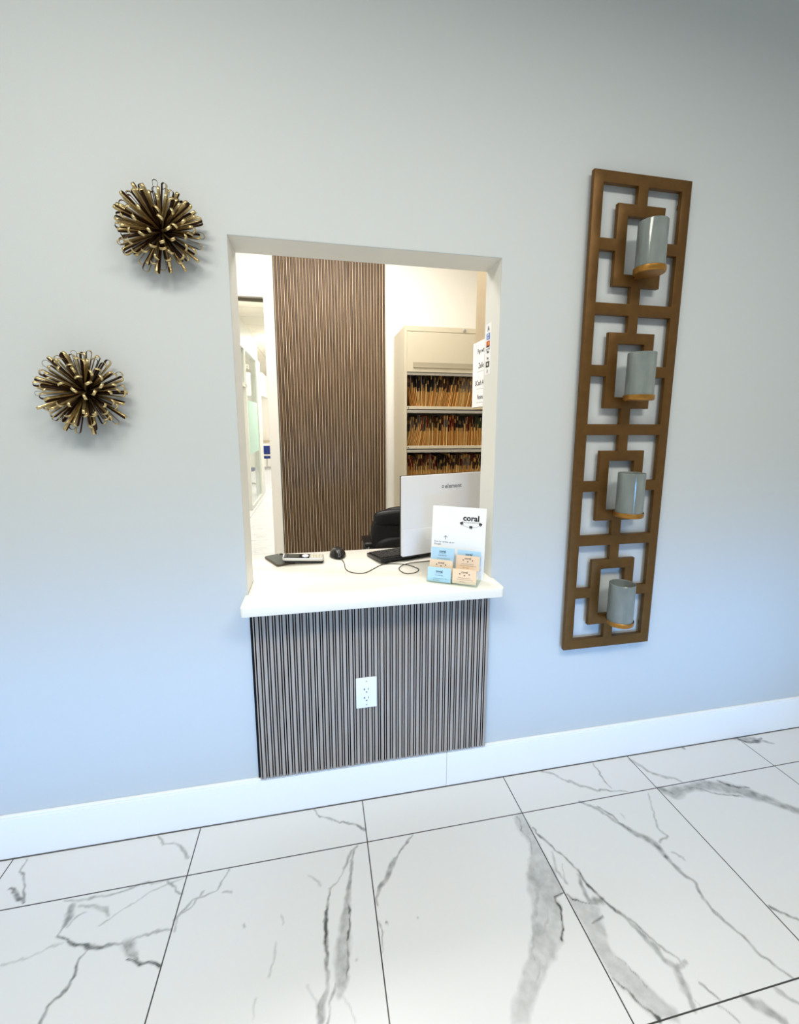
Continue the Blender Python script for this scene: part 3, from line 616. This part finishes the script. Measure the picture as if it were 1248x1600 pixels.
for k in range(4):
    zt = FZ1-.040-k*PIT-.298
    bm = bmesh.new()
    lathe(bm, [(.0005, -.006), (.050, -.006), (.0525, -.004), (.0545, .0), (.0545, .013), (.0537, .014), (.0527, .013), (.0527, -.0025), (.0005, -.0025)], 64, TR((TC[0]-cx, TC[1], zt-.0125-FZ0)), close=False)
    box(bm, TC[0]-cx-.012, TC[0]-cx+.012, TC[1]+.049, FYF+.004, zt-.0185-FZ0, zt-.0145-FZ0, bev=.001)
    o = link('candle_tray', bm, tray_gold, t, True)
for k in range(4):
    zt = FZ1-.040-k*PIT-.298-.0148; H = .170
    bm = bmesh.new()
    lathe(bm, [(.0005, 0), (GR-.002, 0), (GR, .002), (GR, H-.002), (GR-.0016, H), (GR-.0032, H-.002), (GR-.0032, .006), (.0005, .006)], 72, close=False)
    o = link('hurricane_glass', bm, smoky_glass, None, True, loc=(TC[0], TC[1], zt))
    tag(o, 'smoky grey glass candle cylinder, %s of the four on the bronze frame' % names[k], 'candle holder', 'glass cylinders on the bronze frame')

# ------------------------------------------------------------------ gold ribbon loop flowers
def ribbon_loop(L, Wd, wr, seed):
    """flattened loop of ribbon from the origin out along +X and back; ribbon width along Y"""
    n = 30; pts = []; k = 11
    for i in range(k): t = i/k; pts.append(((L-Wd)*t, -Wd*(.12+.88*t**.8)))       # one leg, opening towards the tip
    for i in range(9): a = -PI/2+PI*i/8; pts.append((L-Wd+Wd*math.cos(a), Wd*math.sin(a)))   # round tip
    for i in range(k-1, -1, -1): t = i/k; pts.append(((L-Wd)*t, Wd*(.12+.88*t**.8)))
    n = len(pts)-1
    b = bmesh.new(); th = .0005; rows = []
    for i, (x, z) in enumerate(pts):
        a = pts[max(i-1, 0)]; c = pts[min(i+1, n)]; tx, tz = c[0]-a[0], c[1]-a[1]; l = math.hypot(tx, tz)+1e-9
        nx_, nz_ = tz/l, -tx/l
        tw = .15*math.sin(x/L*2+seed)
        rows.append([b.verts.new((x+s2*nx_*th, s1*wr/2+tw*z, z+s2*nz_*th)) for s1, s2 in ((-1, -1), (1, -1), (1, 1), (-1, 1))])
    for p, q in zip(rows, rows[1:]):
        for k in range(4):
            f = b.faces.new((p[k], p[(k+1) % 4], q[(k+1) % 4], q[k])); f.smooth = k in (0, 2)
            f.material_index = {0: 1, 1: 1, 2: 0, 3: 1}[k]
    bmesh.ops.recalc_face_normals(b, faces=b.faces[:])
    # which side is outside? side 2 (k==2) is offset along the outward normal for this winding
    me = bpy.data.meshes.new('loop'); b.to_mesh(me); b.free(); me.materials.append(gold); me.materials.append(dark_bronze); return me
LOOPS = [ribbon_loop(.130, .0090, .0078, 1), ribbon_loop(.124, .0085, .0076, 2), ribbon_loop(.134, .0065, .0078, 3), ribbon_loop(.120, .0095, .0076, 4)]
def pompom(loc, label, seed):
    t = thing('ribbon_loop_flower', label, 'wall decoration', loc, 0, 'gold ribbon flowers on the wall')
    rd = random.Random(seed)
    bm = bmesh.new(); lathe(bm, [(.0005, -.012), (.02, -.012), (.026, 0), (.02, .014), (.0005, .02)], 20, TR((0, -.022, 0)) @ RX, close=False); link('core', bm, dark_bronze, t, True)
    bm = bmesh.new(); lathe(bm, [(.03, 0), (.03, .003)], 24, TR((0, -.0005, 0)) @ RX); link('wall_plate', bm, dark_bronze, t, True)
    N = 98; ga = PI*(3-math.sqrt(5))
    for i in range(N):
        h = 1-((i+.5)/N)**.80*1.02       # axis component (towards the viewer)
        h = max(-.02, h)**.9 if h > 0 else h
        ph = i*ga+rd.uniform(-.12, .12); h += rd.uniform(-.03, .03); h = min(h, .985); s = math.sqrt(max(0, 1-h*h))
        d = Vector((s*math.cos(ph), -max(h, .03), s*math.sin(ph))).normalized()
        o = bpy.data.objects.new('ribbon_loop', LOOPS[i % 4]); COL.objects.link(o); o.parent = t
        # x axis of the loop along d, random spin
        q = d.to_track_quat('X', 'Z'); spin = Matrix.Rotation(rd.uniform(0, 2*PI), 4, 'X')
        sc = rd.uniform(.90, 1.0)
        o.matrix_local = TR((0, -.024, 0)) @ q.to_matrix().to_4x4() @ spin @ Matrix.Diagonal((sc, 1, 1, 1))
    return t
pompom((-.4400, 0, 2.078), 'gold metal ribbon loop flower, the upper one beside the opening', 7)
pompom((-.690, 0, 1.602), 'gold metal ribbon loop flower, the lower one at the far left', 21)

# ------------------------------------------------------------------ office: file cabinet
CX0, CX1, CY0, CY1, CZT = .616, 1.53, 1.54, 1.98, 2.178
t = thing('file_cabinet', 'tall cream steel filing cabinet with open shelves of folders', 'cabinet', (CX0, CY0, 0))
def cb(name, m, x0, x1, y0, y1, z0, z1, **k): return part1(name, m, t, x0-CX0, x1-CX0, y0-CY0, y1-CY0, z0, z1, **k)
bm = bmesh.new()
W_ = CX1-CX0; D_ = CY1-CY0
box(bm, 0, .018, 0, D_, 0, CZT, bev=.0015); box(bm, W_-.018, W_, 0, D_, 0, CZT, bev=.0015)
box(bm, .018, W_-.018, D_-.01, D_, 0, CZT); box(bm, .018, W_-.018, 0, D_, 2.143, CZT, bev=.0015); box(bm, .018, W_-.018, .02, D_-.01, 0, .09)
link('carcass', bm, metal_cream, t)
fd = cb('flipper_door', metal_cream, CX0+.019, CX1-.019, CY0-.004, CY0+.016, 1.868, 2.139, bev=.002)
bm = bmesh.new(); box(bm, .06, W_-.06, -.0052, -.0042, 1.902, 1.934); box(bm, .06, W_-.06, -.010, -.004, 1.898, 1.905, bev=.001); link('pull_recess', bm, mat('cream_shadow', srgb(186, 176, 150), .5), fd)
bm = bmesh.new(); lathe(bm, [(.012, 0), (.012, .004), (.009, .006), (.0005, .006)], 20, TR((1.045-CX0, -.0005, 2.16)) @ RX, close=False); link('lock', bm, metal_grey, t, True)
shelf_z = [1.612, 1.330, 1.048, .766, .484, .202]
for i, z in enumerate(shelf_z):
    s = cb('shelf', metal_cream, CX0+.018, CX1-.018, CY0+.002, CY1-.012, z, z+.020, bev=.001)
    if i < 2:
        bm = bmesh.new(); box(bm, .02, W_-.02, .0, .012, z-.028, z-.008, bev=.003); link('door_edge', bm, metal_grey, t)
        bm = bmesh.new(); lathe(bm, [(.0035, 0), (.0035, .002)], 12, TR((.03, .002, z+.009)) @ RX); link('shelf_lock', bm, slot_dark, s)
bm = bmesh.new(); box(bm, .02, W_-.02, .0, .012, 1.846, 1.866, bev=.003); link('door_edge', bm, metal_grey, t)
for z in (.09, ): cb('lower_front', metal_cream, CX0+.019, CX1-.019, CY0, CY0+.012, z, .76, bev=.002)

# folders
man = [mat('manila_%s' % n, srgb(*c), .7, noise=.06, nscale=40) for n, c in (('pale', (250, 208, 130)), ('mid', (240, 186, 104)), ('deep', (222, 160, 80)))]
labs = [mat('tab_%s' % n, srgb(*c), .6) for n, c in (('brown', (92, 58, 34)), ('red', (132, 44, 30)), ('dark', (52, 42, 38)), ('blue', (52, 62, 120)), ('grey', (150, 130, 112)), ('green', (70, 84, 60)))]
LPAT = [(5, 6, 7), (4, 5, 7), (5, 6), (4, 5, 6, 7), (6, 7)]
def folder(h, bend, th, m, lm, seed):
    rd = random.Random(seed); bm = bmesh.new(); n = 8; dep = .26
    for side in (0, 1):          # two leaves of the folder with a little opening
        rows = []
        for i in range(n+1):
            s = i/n; x = bend*(1-(1-s)**2) + (side*th*(.25+.75*s)); z = h*s
            rows.append([bm.verts.new((x, 0, z)), bm.verts.new((x+.0011, 0, z)), bm.verts.new((x+.0011, dep, z)), bm.verts.new((x, dep, z))])
        for i, (p, q) in enumerate(zip(rows, rows[1:])):
            for k in range(4):
                f = bm.faces.new((p[k], p[(k+1) % 4], q[(k+1) % 4], q[k]))
                f.material_index = 1 if i in LPAT[(seed+side*(seed % 2)) % 5] else 0
        bm.faces.new(rows[0][::-1]); bm.faces.new(rows[-1])
    rows = []
    for i in range(n+1):         # papers between, spine at front
        s = i/n; x = bend*(1-(1-s)**2); w2 = th*(.25+.75*s)
        rows.append([bm.verts.new((x+.0011, .006, z_)) if False else bm.verts.new((x+.0012, .022, h*.94*s)), bm.verts.new((x+w2, .022, h*.94*s)), bm.verts.new((x+w2, dep-.01, h*.94*s)), bm.verts.new((x+.0012, dep-.01, h*.94*s))])
    for p, q in zip(rows, rows[1:]):
        for k in range(4): bm.faces.new((p[k], p[(k+1) % 4], q[(k+1) % 4], q[k])).material_index = 2
    bm.faces.new(rows[-1]).material_index = 2
    bmesh.ops.recalc_face_normals(bm, faces=bm.faces[:])
    me = bpy.data.meshes.new('file_folder'); bm.to_mesh(me); bm.free()
    for x in (m, lm, man[0]): me.materials.append(x)
    return me
rd = random.Random(11)
rowname = ['top visible shelf', 'second visible shelf', 'third visible shelf']
BENDS = [[(0, -.030), (.1, -.034), (.2, -.012), (.3, .018), (.45, .030), (.7, .022), (.85, .040), (1, .046), (1.48, .02)],
         [(0, .030), (.15, .034), (.32, .0), (.4, .004), (.6, -.002), (.9, .002), (1.48, 0)],
         [(0, .0), (.25, -.006), (.40, -.040), (.5, -.012), (.7, .018), (.85, .045), (1, .05), (1.48, .02)]]
for si, z in enumerate(shelf_z[:3]):
    x = CX0+(.056 if si == 0 else .022); lc = 0
    bx = [p[0] for p in BENDS[si]]; by = [p[1] for p in BENDS[si]]
    while x < CX1-.075:
        bend = float(np.interp((x-CX0)/.62, bx, by))+rd.uniform(-.0012, .0012)
        if rd.random() < .45: lc = rd.choice([0, 0, 1, 2, 2, 4, 4, 5, 3 if si == 0 else 0, 1])
        me = folder(rd.uniform(.200, .222), bend, rd.uniform(.0018, .0042), man[rd.choice([0, 0, 1, 1, 2])], labs[lc], rd.randrange(999))
        o = bpy.data.objects.new('file_folder', me); COL.objects.link(o)
        o.location = (x, CY0+.022+rd.uniform(0, .014), z+.0205)
        tag(o, 'manila patient folder packed upright on the %s of the filing cabinet' % rowname[si], 'folder', 'manila folders on the %s' % rowname[si])
        x += rd.uniform(.0085, .0108)

# ------------------------------------------------------------------ office: wall cabinet and notices
t = thing('wall_cabinet', 'tan laminate wall cabinet hung inside the office right of the opening', 'cabinet', (1.05, WT, 1.577))
part1('cabinet_body', tan_lam, t, .745-1.05, .30, .001, .315, 0, .90, bev=.001)
for x in (-.303, -.001): part1('cabinet_door', tan_lam, t, x+.002, x+.298, .316, .334, .002, .898, bev=.0015)
t = thing('payment_sign', 'white paper sign listing payment apps on the tan cabinet side', 'sign', (.7445, .49, 1.588), 0)
part1('paper_sheet', paper, t, -.0015, -.0003, -.216, 0, 0, .295)
RS = Matrix.Rotation(-PI/2, 4, 'Z') @ RX
for s, z, sz in (('Pay with', .250, .030), ('Zelle', .185, .034), ('$Cash App', .108, .032), ('Venmo', .044, .030)):
    text(s, sz, ink, t, TR((-.0017, -.108, z)) @ RS, off=.0003, sx=.95)
for z in (.160, .082, .020):
    part1('ruled_line', ink_soft, t, -.0019, -.0015, -.155, -.060, z-.0006, z+.0006)
t = thing('card_logo_strip', 'narrow white sticker strip of payment card logos on the right jamb', 'sticker', (OR_, .108, 1.702), 0)
part1('strip', paper, t, -.0008, -.0001, -.029, .029, 0, .192)
def lg(name, m, y0, y1, z0, z1): return part1(name, m, t, -.0014, -.0007, y0, y1, z0, z1)
o = text('A', .026, ink, t, TR((-.0009, 0, .173)) @ RS, name='logo_mark', off=.001)
m_b = mat('logo_blue', srgb(70, 120, 200), .5); m_r = mat('logo_red', srgb(196, 62, 30), .5); m_o = mat('logo_orange', srgb(240, 150, 40), .5)
q = lg('blue_logo', m_b, -.017, .017, .132, .156); text('AM\nEX', .012, paper, q, TR((-.0015, 0, .144)) @ RS, off=.0003)
q = lg('red_logo', m_r, -.017, .017, .104, .127); bm = bmesh.new(); lathe(bm, [(.007, 0), (.007, .0004)], 20, TR((-.0014, -.004, .117)) @ Matrix.Rotation(-PI/2, 4, 'Y')); link('logo_disc', bm, m_o, q)
part1('logo_base', ink, q, -.0018, -.0014, -.017, .017, .104, .109)
text('DISCOVER', .0085, ink, t, TR((-.0009, 0, .096)) @ RS, name='logo_mark'); text('VISA', .013, ink, t, TR((-.0009, 0, .085)) @ RS, name='logo_mark', off=.0005)
text('Pay', .012, ink, t, TR((-.0009, 0, .062)) @ RS, name='logo_mark', off=.0004)
q = lg('black_logo', black_plastic, -.017, .017, .028, .050); part1('logo_window', paper, q, -.0018, -.0014, -.006, .006, .034, .044)
text(')))', .014, ink_soft, t, TR((-.0009, 0, .014)) @ RS, name='logo_mark', off=.0004)

# ------------------------------------------------------------------ office chair (black, behind the desk)
t = thing('office_chair', 'black leather office chair behind the monitor', 'chair', (.60, 1.2, 0), 0)
def pad(bm, hw, hh, c, depth, n1=40, n2=10, ex=2.8, T=None, bulge=.4):
    """closed cushion, superellipse outline in XZ, pillow depth along Y"""
    b = bmesh.new(); rings = []
    for j in range(n2+1):
        a = -PI/2+PI*j/n2; k = math.cos(a)**bulge if j not in (0, n2) else 0; y = math.sin(a)*depth/2
        k = max(k, .001); row = []
        for i in range(n1):
            th = 2*PI*i/n1; cc, ss = math.cos(th), math.sin(th)
            row.append(b.verts.new((c[0]+hw*k*math.copysign(abs(cc)**(2/ex), cc), c[1]+y, c[2]+hh*k*math.copysign(abs(ss)**(2/ex), ss))))
        rings.append(row)
    for p, q in zip(rings, rings[1:]):
        for i in range(n1): b.faces.new((p[i], p[(i+1) % n1], q[(i+1) % n1], q[i]))
    b.faces.new(rings[0][::-1]); b.faces.new(rings[-1]); bmesh.ops.recalc_face_normals(b, faces=b.faces[:]); merge(bm, b, 0, T)
bm = bmesh.new(); pad(bm, .265, .24, (0, .12, .715), .09, ex=3.0, bulge=.3); bk = link('backrest', bm, leather, t, True)
bm = bmesh.new(); pad(bm, .245, .06, (0, .085, .885), .07, ex=3.2, bulge=.4); link('head_cushion', bm, leather, bk, True)
bm = bmesh.new(); pad(bm, .235, .12, (0, .082, .64), .05, ex=3.2, bulge=.4); link('lumbar_cushion', bm, leather, bk, True)
bm = bmesh.new(); pad(bm, .25, .24, (0, 0, 0), .10, ex=3.4, T=TR((0, -.12, .47)) @ Matrix.Rotation(PI/2, 4, 'X')); link('seat', bm, leather, t, True)
for s in (-1, 1):
    bm = bmesh.new(); P = spline([(s*.27, .10, .60), (s*.30, .06, .69), (s*.305, -.0, .760), (s*.305, -.14, .760), (s*.31, -.22, .70), (s*.31, -.24, .60), (s*.29, -.18, .50), (s*.25, -.1, .45)], 6)
    tube(bm, P, .016, 12); link('armrest', bm, black_plastic, t, True)
    bm = bmesh.new(); box(bm, s*.305-.028, s*.305+.028, -.17, .03, .757, .787, bev=.012, seg=3); link('arm_pad', bm, black_plastic, t, True)
bm = bmesh.new(); lathe(bm, [(.03, .08), (.03, .25), (.02, .25), (.02, .42), (.09, .43)], 20, TR((0, -.1, 0))); link('column', bm, black_plastic, t, True)
bs = bmesh.new()
for k in range(5):
    a = k*1.2566+.3; tube(bs, [(0, -.1, .11), (.16*math.cos(a), -.1+.16*math.sin(a), .10), (.3*math.cos(a), -.1+.3*math.sin(a), .075)], [.03, .024, .018])
bs = link('star_base', bs, black_plastic, t, True)
for k in range(5):
    a = k*1.2566+.3; bm = bmesh.new(); lathe(bm, [(.026, -.018), (.03, -.012), (.03, .012), (.026, .018)], 18, TR((.3*math.cos(a), -.1+.3*math.sin(a), .031)) @ Matrix.Rotation(a, 4, 'Z') @ RX); link('caster', bm, black_plastic, bs, True)

# ------------------------------------------------------------------ monitor
t = thing('monitor', 'white backed computer monitor facing into the office', 'monitor', (.348, .224, CZ), math.atan2(.302, .953))
b0, b1, mw = .036, .386, .61
bm = bmesh.new(); prism(bm, rrect(0, mw, b0, b1, .004), 0, .014, 'y', bev=.0015); bk = link('back_shell', bm, mon_white, t, True)
bm = bmesh.new(); prism(bm, [(.0015, b0+.001), (mw-.0015, b0+.001), (mw-.0015, b0+.112), (.0015, b0+.118)], -.006, .002, 'y', bev=.002); link('lower_housing', bm, mon_white, t, True)
part1('screen', black_gloss, t, -.0015, mw+.0015, .0142, .0192, b0-.0005, b1+.0015, bev=.001)
text('element', .0265, mat('logo_grey', srgb(120, 120, 122), .4), bk, TR((.262, -.0004, .331)) @ RX, off=.0006, space=1.06)
bm = bmesh.new(); lathe(bm, [(.0062, 0), (.0062, .0006), (.0032, .0006), (.0032, 0)], 24, TR((.206, -.0, .331)) @ RX, close=False); link('logo_ring', bm, MATS['logo_grey'], bk)
bm = bmesh.new(); box(bm, .305-.03, .305+.03, -.030, -.006, .0, .22, bev=.004); sn = link('stand_neck', bm, mon_white, t, True)
bm = bmesh.new(); lathe(bm, [(.0005, .0005), (.085, .0005), (.085, .005), (.08, .007), (.0005, .008)], 48, TR((.305, -.01, 0)), close=False); link('stand_base', bm, mon_white, t, True)

# keyboard
ka = math.atan2(.31, .95)
t = thing('keyboard', 'black computer keyboard lying under the monitor', 'keyboard', (.258, .240, CZ), ka)
KT = Matrix.Rotation(-.07, 4, 'X')
bm = bmesh.new(); prism(bm, rrect(0, .45, 0, .152, .006), .002, .016, 'z', bev=.002, T=TR((0, 0, .010)) @ KT); link('case', bm, black_plastic, t, True)
bm = bmesh.new()
for x in (.03, .40): box(bm, x, x+.02, .008, .014, 0, .014)
link('feet', bm, black_plastic, t)
kb = bmesh.new()
key_mat = mat('key_black', srgb(38, 38, 42), .35)
for rI in range(6):
    y = .014+rI*.0225; x = .010; kx = 0
    while x < .435:
        wd = .0175
        if rI == 5 and .11 < x < .22: wd = .11
        box(kb, x, min(x+wd, .442), y, y+.018, .016, .0205, bev=.0015, seg=1, T=TR((0, 0, .010)) @ KT); x += wd+.002
        if abs(x-.305) < .012 or abs(x-.37) < .008: x += .006
o = link('keys', kb, key_mat, t); 

# mouse
t = thing('computer_mouse', 'black wired computer mouse on the white counter', 'mouse', (.080, .408, CZ), .12)
bm = bmesh.new(); b = bmesh.new(); bmesh.ops.create_uvsphere(b, u_segments=32, v_segments=20, radius=1)
for v in b.verts:
    x, y, z = v.co
    v.co = Vector((x*.034*(1+.10*math.cos(y*3)), y*.060, max(z, -.25)*(.036 if z > 0 else .02)*(1-.18*(-y)) + .005))
    
merge(bm, b, 0); md = link('shell', bm, black_plastic, t, True)
bm = bmesh.new(); lathe(bm, [(.010, -.0035), (.011, -.002), (.011, .002), (.010, .0035)], 20, TR((0, -.030, .028)) @ Matrix.Rotation(PI/2, 4, 'Y')); link('scroll_wheel', bm, mat('wheel_grey', srgb(90, 90, 94), .4), t, True)
for s in (-1, 1):
    bm = bmesh.new(); P = spline([(s*.004, -.058, .014), (s*.004, -.045, .024), (s*.004, -.02, .033), (s*.010, .0, .037)], 5)
    tube(bm, P, .0011, 6); link('button_seam', bm, mat('seam_grey', srgb(110, 112, 116), .3), t, True)
bm = bmesh.new(); Z = CZ+.0022
P = [(.089, .353, CZ+.008), (.098, .329, Z+.001), (.103, .282, Z), (.104, .211, Z), (.122, .167, Z), (.157, .144, Z), (.187, .154, Z), (.224, .197, Z), (.253, .230, Z), (.300, .262, Z), (.45, .32, Z)]
tube(bm, spline(P, 6), .0018, 8)
tag(link('mouse_cable', bm, mat('cable_black', srgb(52, 48, 42), .5), None, True), 'thin black mouse cable curving from the mouse to the keyboard', 'cable')
bm = bmesh.new()
P = [(.27, .243, Z), (.306, .242, Z), (.364, .222, Z), (.402, .162, Z), (.398, .129, Z), (.371, .106, Z), (.337, .112, Z), (.324, .169, Z), (.350, .207, Z+.004), (.398, .233, Z+.003), (.445, .247, Z), (.52, .25, Z), (.60, .22, Z), (.66, .16, Z)]
tube(bm, spline(P, 6), .0018, 8)
tag(link('keyboard_cable', bm, MATS['cable_black'], None, True), 'thin dark cable with one open loop beside the card display', 'cable')

# smartphone + handset
a = math.atan2(-.143, .07)
t = thing('smartphone', 'dark glass smartphone lying face down under the handset', 'phone', (-.176, .387, CZ), a)
bm = bmesh.new(); prism(bm, rrect(-.080, .080, -.043, .043, .012), .0, .009, 'z', bev=.003); link('case', bm, mat('clear_case', srgb(70, 64, 50), .35), t, True)
bm = bmesh.new(); prism(bm, rrect(-.077, .077, -.040, .040, .010), .0088, .0098, 'z'); link('back_glass', bm, mat('phone_glass', srgb(70, 76, 68), .5, spec=.25), t, True)
bm = bmesh.new(); prism(bm, rrect(-.072, -.048, .012, .036, .006), .0096, .0112, 'z', bev=.0005); link('camera_bump', bm, black_gloss, t, True)
t = thing('cordless_handset', 'silver and black cordless phone handset resting on the smartphone', 'phone', (-.072, .336, CZ+.0095), -.10)
t.rotation_euler = (math.radians(7.0), math.radians(3.0), -.04)
def hz(zz): return zz
bm = bmesh.new(); prism(bm, rrect(-.088, .088, -.026, .026, .012), .010, .022, 'z', bev=.003); link('front_shell', bm, silver, t, True)
bm = bmesh.new(); prism(bm, rrect(-.080, .088, -.025, .025, .011), .0, .011, 'z', bev=.004); link('back_shell', bm, black_plastic, t, True)
bm = bmesh.new(); prism(bm, rrect(-.084, .026, -.021, .021, .005), .0215, .0232, 'z', bev=.0005); d_ = link('display', bm, black_gloss, t, True)
bm = bmesh.new(); prism(bm, rrect(-.064, -.018, -.015, .015, .002), .0230, .0236, 'z'); link('screen', bm, mat('lcd', srgb(60, 62, 50), .3), d_, True)
bm = bmesh.new(); lathe(bm, [(.014, 0), (.014, .0015), (.010, .0022), (.0005, .0022)], 28, TR((.008, 0, .0230)), close=False); link('navigation_button', bm, plastic_white, t, True)
bm = bmesh.new()
for i in range(4):
    for j in range(3): prism(bm, rrect(.032+i*.0125, .032+i*.0125+.0095, -.019+j*.0135, -.019+j*.0135+.011, .002, 2), .0215, .0232, 'z')
link('keypad', bm, keypad_cream, t)

# ------------------------------------------------------------------ card display
DA = math.atan2(-.518, .855); LEAN = math.radians(7)
t = thing('card_display', 'clear acrylic sign and business card holder at the counter edge', 'card holder', (.623, -.031, CZ+.0004), DA)
LM = Matrix.Rotation(-LEAN, 4, 'X')   # leans backwards (+Y with height)
def lb(name, m, u0, u1, o0, o1, h0, h1, parent=t, bev=0.):
    bm = bmesh.new(); box(bm, u0, u1, 0, o1-o0, h0, h1, bev=bev, T=TR((0, o0, 0)) @ LM); return link(name, bm, m, parent)
bo = lb('back_board', clear_glass, -.219, 0.0, 0.002, .005, .0, .284)
lb('printed_sheet', paper, -.218, -.001, -.0002, .0012, .001, .283)
bm = bmesh.new(); box(bm, -.208, -.009, -.084, .002, 0, .0025); box(bm, -.208, -.009, -.0865, -.084, 0, .020, T=None); link('tray_base', bm, clear_glass, t)
for u in (-.208, -.1095, -.0115): lb('pocket_divider', clear_glass, u, u+.0025, -.080, -.004, .0025, .030)
lb('rear_ledge', clear_glass, -.208, -.009, -.044, -.004, .047, .049)
def LT(u, o, h): return TR((0, o, 0)) @ LM @ TR((u, 0, h)) @ RX
sh = bo
text('coral', .030, ink, t, LT(-.060, -.0006, .2400), off=.0011, sx=1.05, space=1.02)
text('ORTHODONTICS', .0082, ink_soft, t, LT(-.060, -.0006, .2235), space=1.1)
bm = bmesh.new()
P = [(-.060+.040*math.cos(math.radians(a)), .2225+.018*math.sin(math.radians(a))) for a in range(200, 341, 10)]
for (x0, z0), (x1, z1) in zip(P, P[1:]):
    prism(bm, [(x0, z0-.0004), (x1, z1-.0004), (x1, z1+.0004), (x0, z0+.0004)], -.0008, -.0002, 'y')
for cx_, cz_, a in ((-.097, .2185, .4), (-.060, .2045, 0), (-.023, .2185, -.4)):
    tooth = [(-.006, .006), (.006, .006), (.0062, .001), (.004, -.006), (.0015, -.006), (.0007, -.0012), (-.0007, -.0012), (-.0015, -.006), (-.004, -.006), (-.0062, .001)]
    ca, sa = math.cos(a), math.sin(a)
    prism(bm, [(cx_+x*ca-z*sa, cz_+x*sa+z*ca) for x, z in tooth], -.0008, -.0002, 'y')
bmesh.ops.transform(bm, matrix=LM, verts=bm.verts[:]); link('tooth_garland_logo', bm, ink, t)
text('\u2191', .022, ink_soft, t, LT(-.160, -.0006, .1560), off=.0002)
text('Scan to review us on\nGoogle', .0098, ink_soft, t, LT(-.207, -.0006, .1340), align='LEFT')
ink_teal = mat('ink_teal', srgb(50, 84, 100), .7); ink_brown = mat('ink_brown', srgb(120, 92, 72), .7)
def card(u, o, h, m, label, style, rows=3):
    """a thin stack of business cards standing in the holder; u left edge, o offset, h bottom"""
    loc = Vector((.623, -.031, CZ+.0004)) + Matrix.Rotation(DA, 3, 'Z') @ Vector((u, o+h*math.sin(LEAN), h*math.cos(LEAN)))
    c = thing('business_card', label, 'business card', loc, DA, 'business cards in the holder'); c.rotation_euler = (-LEAN, 0, DA)
    part1('card_stock', m, c, 0, .092, 0, .004, 0, .0555)
    k = ink_teal if style == 'blue' else ink_brown
    R = lambda x, z: TR((x, -.0001, z)) @ RX
    if style == 'blue':
        text('coral', .0135, k, c, R(.046, .041), off=.0004)
        text('ORTHODONTICS', .0036, k, c, R(.046, .0335)); text('Smile Member', .0058, k, c, R(.046, .0255))
        text('Orthodontic Specialists for All', .0042, k, c, R(.050, .0135)); text('@ coralortho', .0045, k, c, R(.036, .0065))
    else:
        text('coral', .0125, k, c, R(.046, .045), off=.0003)
        bm = bmesh.new()
        for x, z in ((.028, .0375), (.046, .0325), (.064, .0375)): prism(bm, [(x+p[0]*.42, z+p[1]*.42) for p in tooth], -.0004, 0, 'y')
        link('tooth_marks', bm, k, c)
        text('Orthodontics and Braces', .0046, k, c, R(.046, .0235)); text('Child Teen and Adult Treatment Care', .0040, k, c, R(.048, .0165)); text('@ coralortho', .0042, k, c, R(.040, .0085))
    return c
card(-.205, -.079, .003, card_blue, 'pale blue business card in the front left pocket', 'blue')
card(-.106, -.079, .006, card_beige, 'beige business card in the front right pocket', 'beige')
card(-.204, -.060, .0270, card_beige, 'beige business card peeking out behind the front left blue card', 'beige')
card(-.205, -.040, .0700, card_blue, 'pale blue business card standing whole in the rear left pocket', 'blue')
card(-.104, -.038, .0475, card_beige, 'beige business card in the rear right pocket below a blue edge', 'beige')
card(-.103, -.026, .0640, card_blue, 'pale blue business card showing only its top behind the rear right beige card', 'blue')
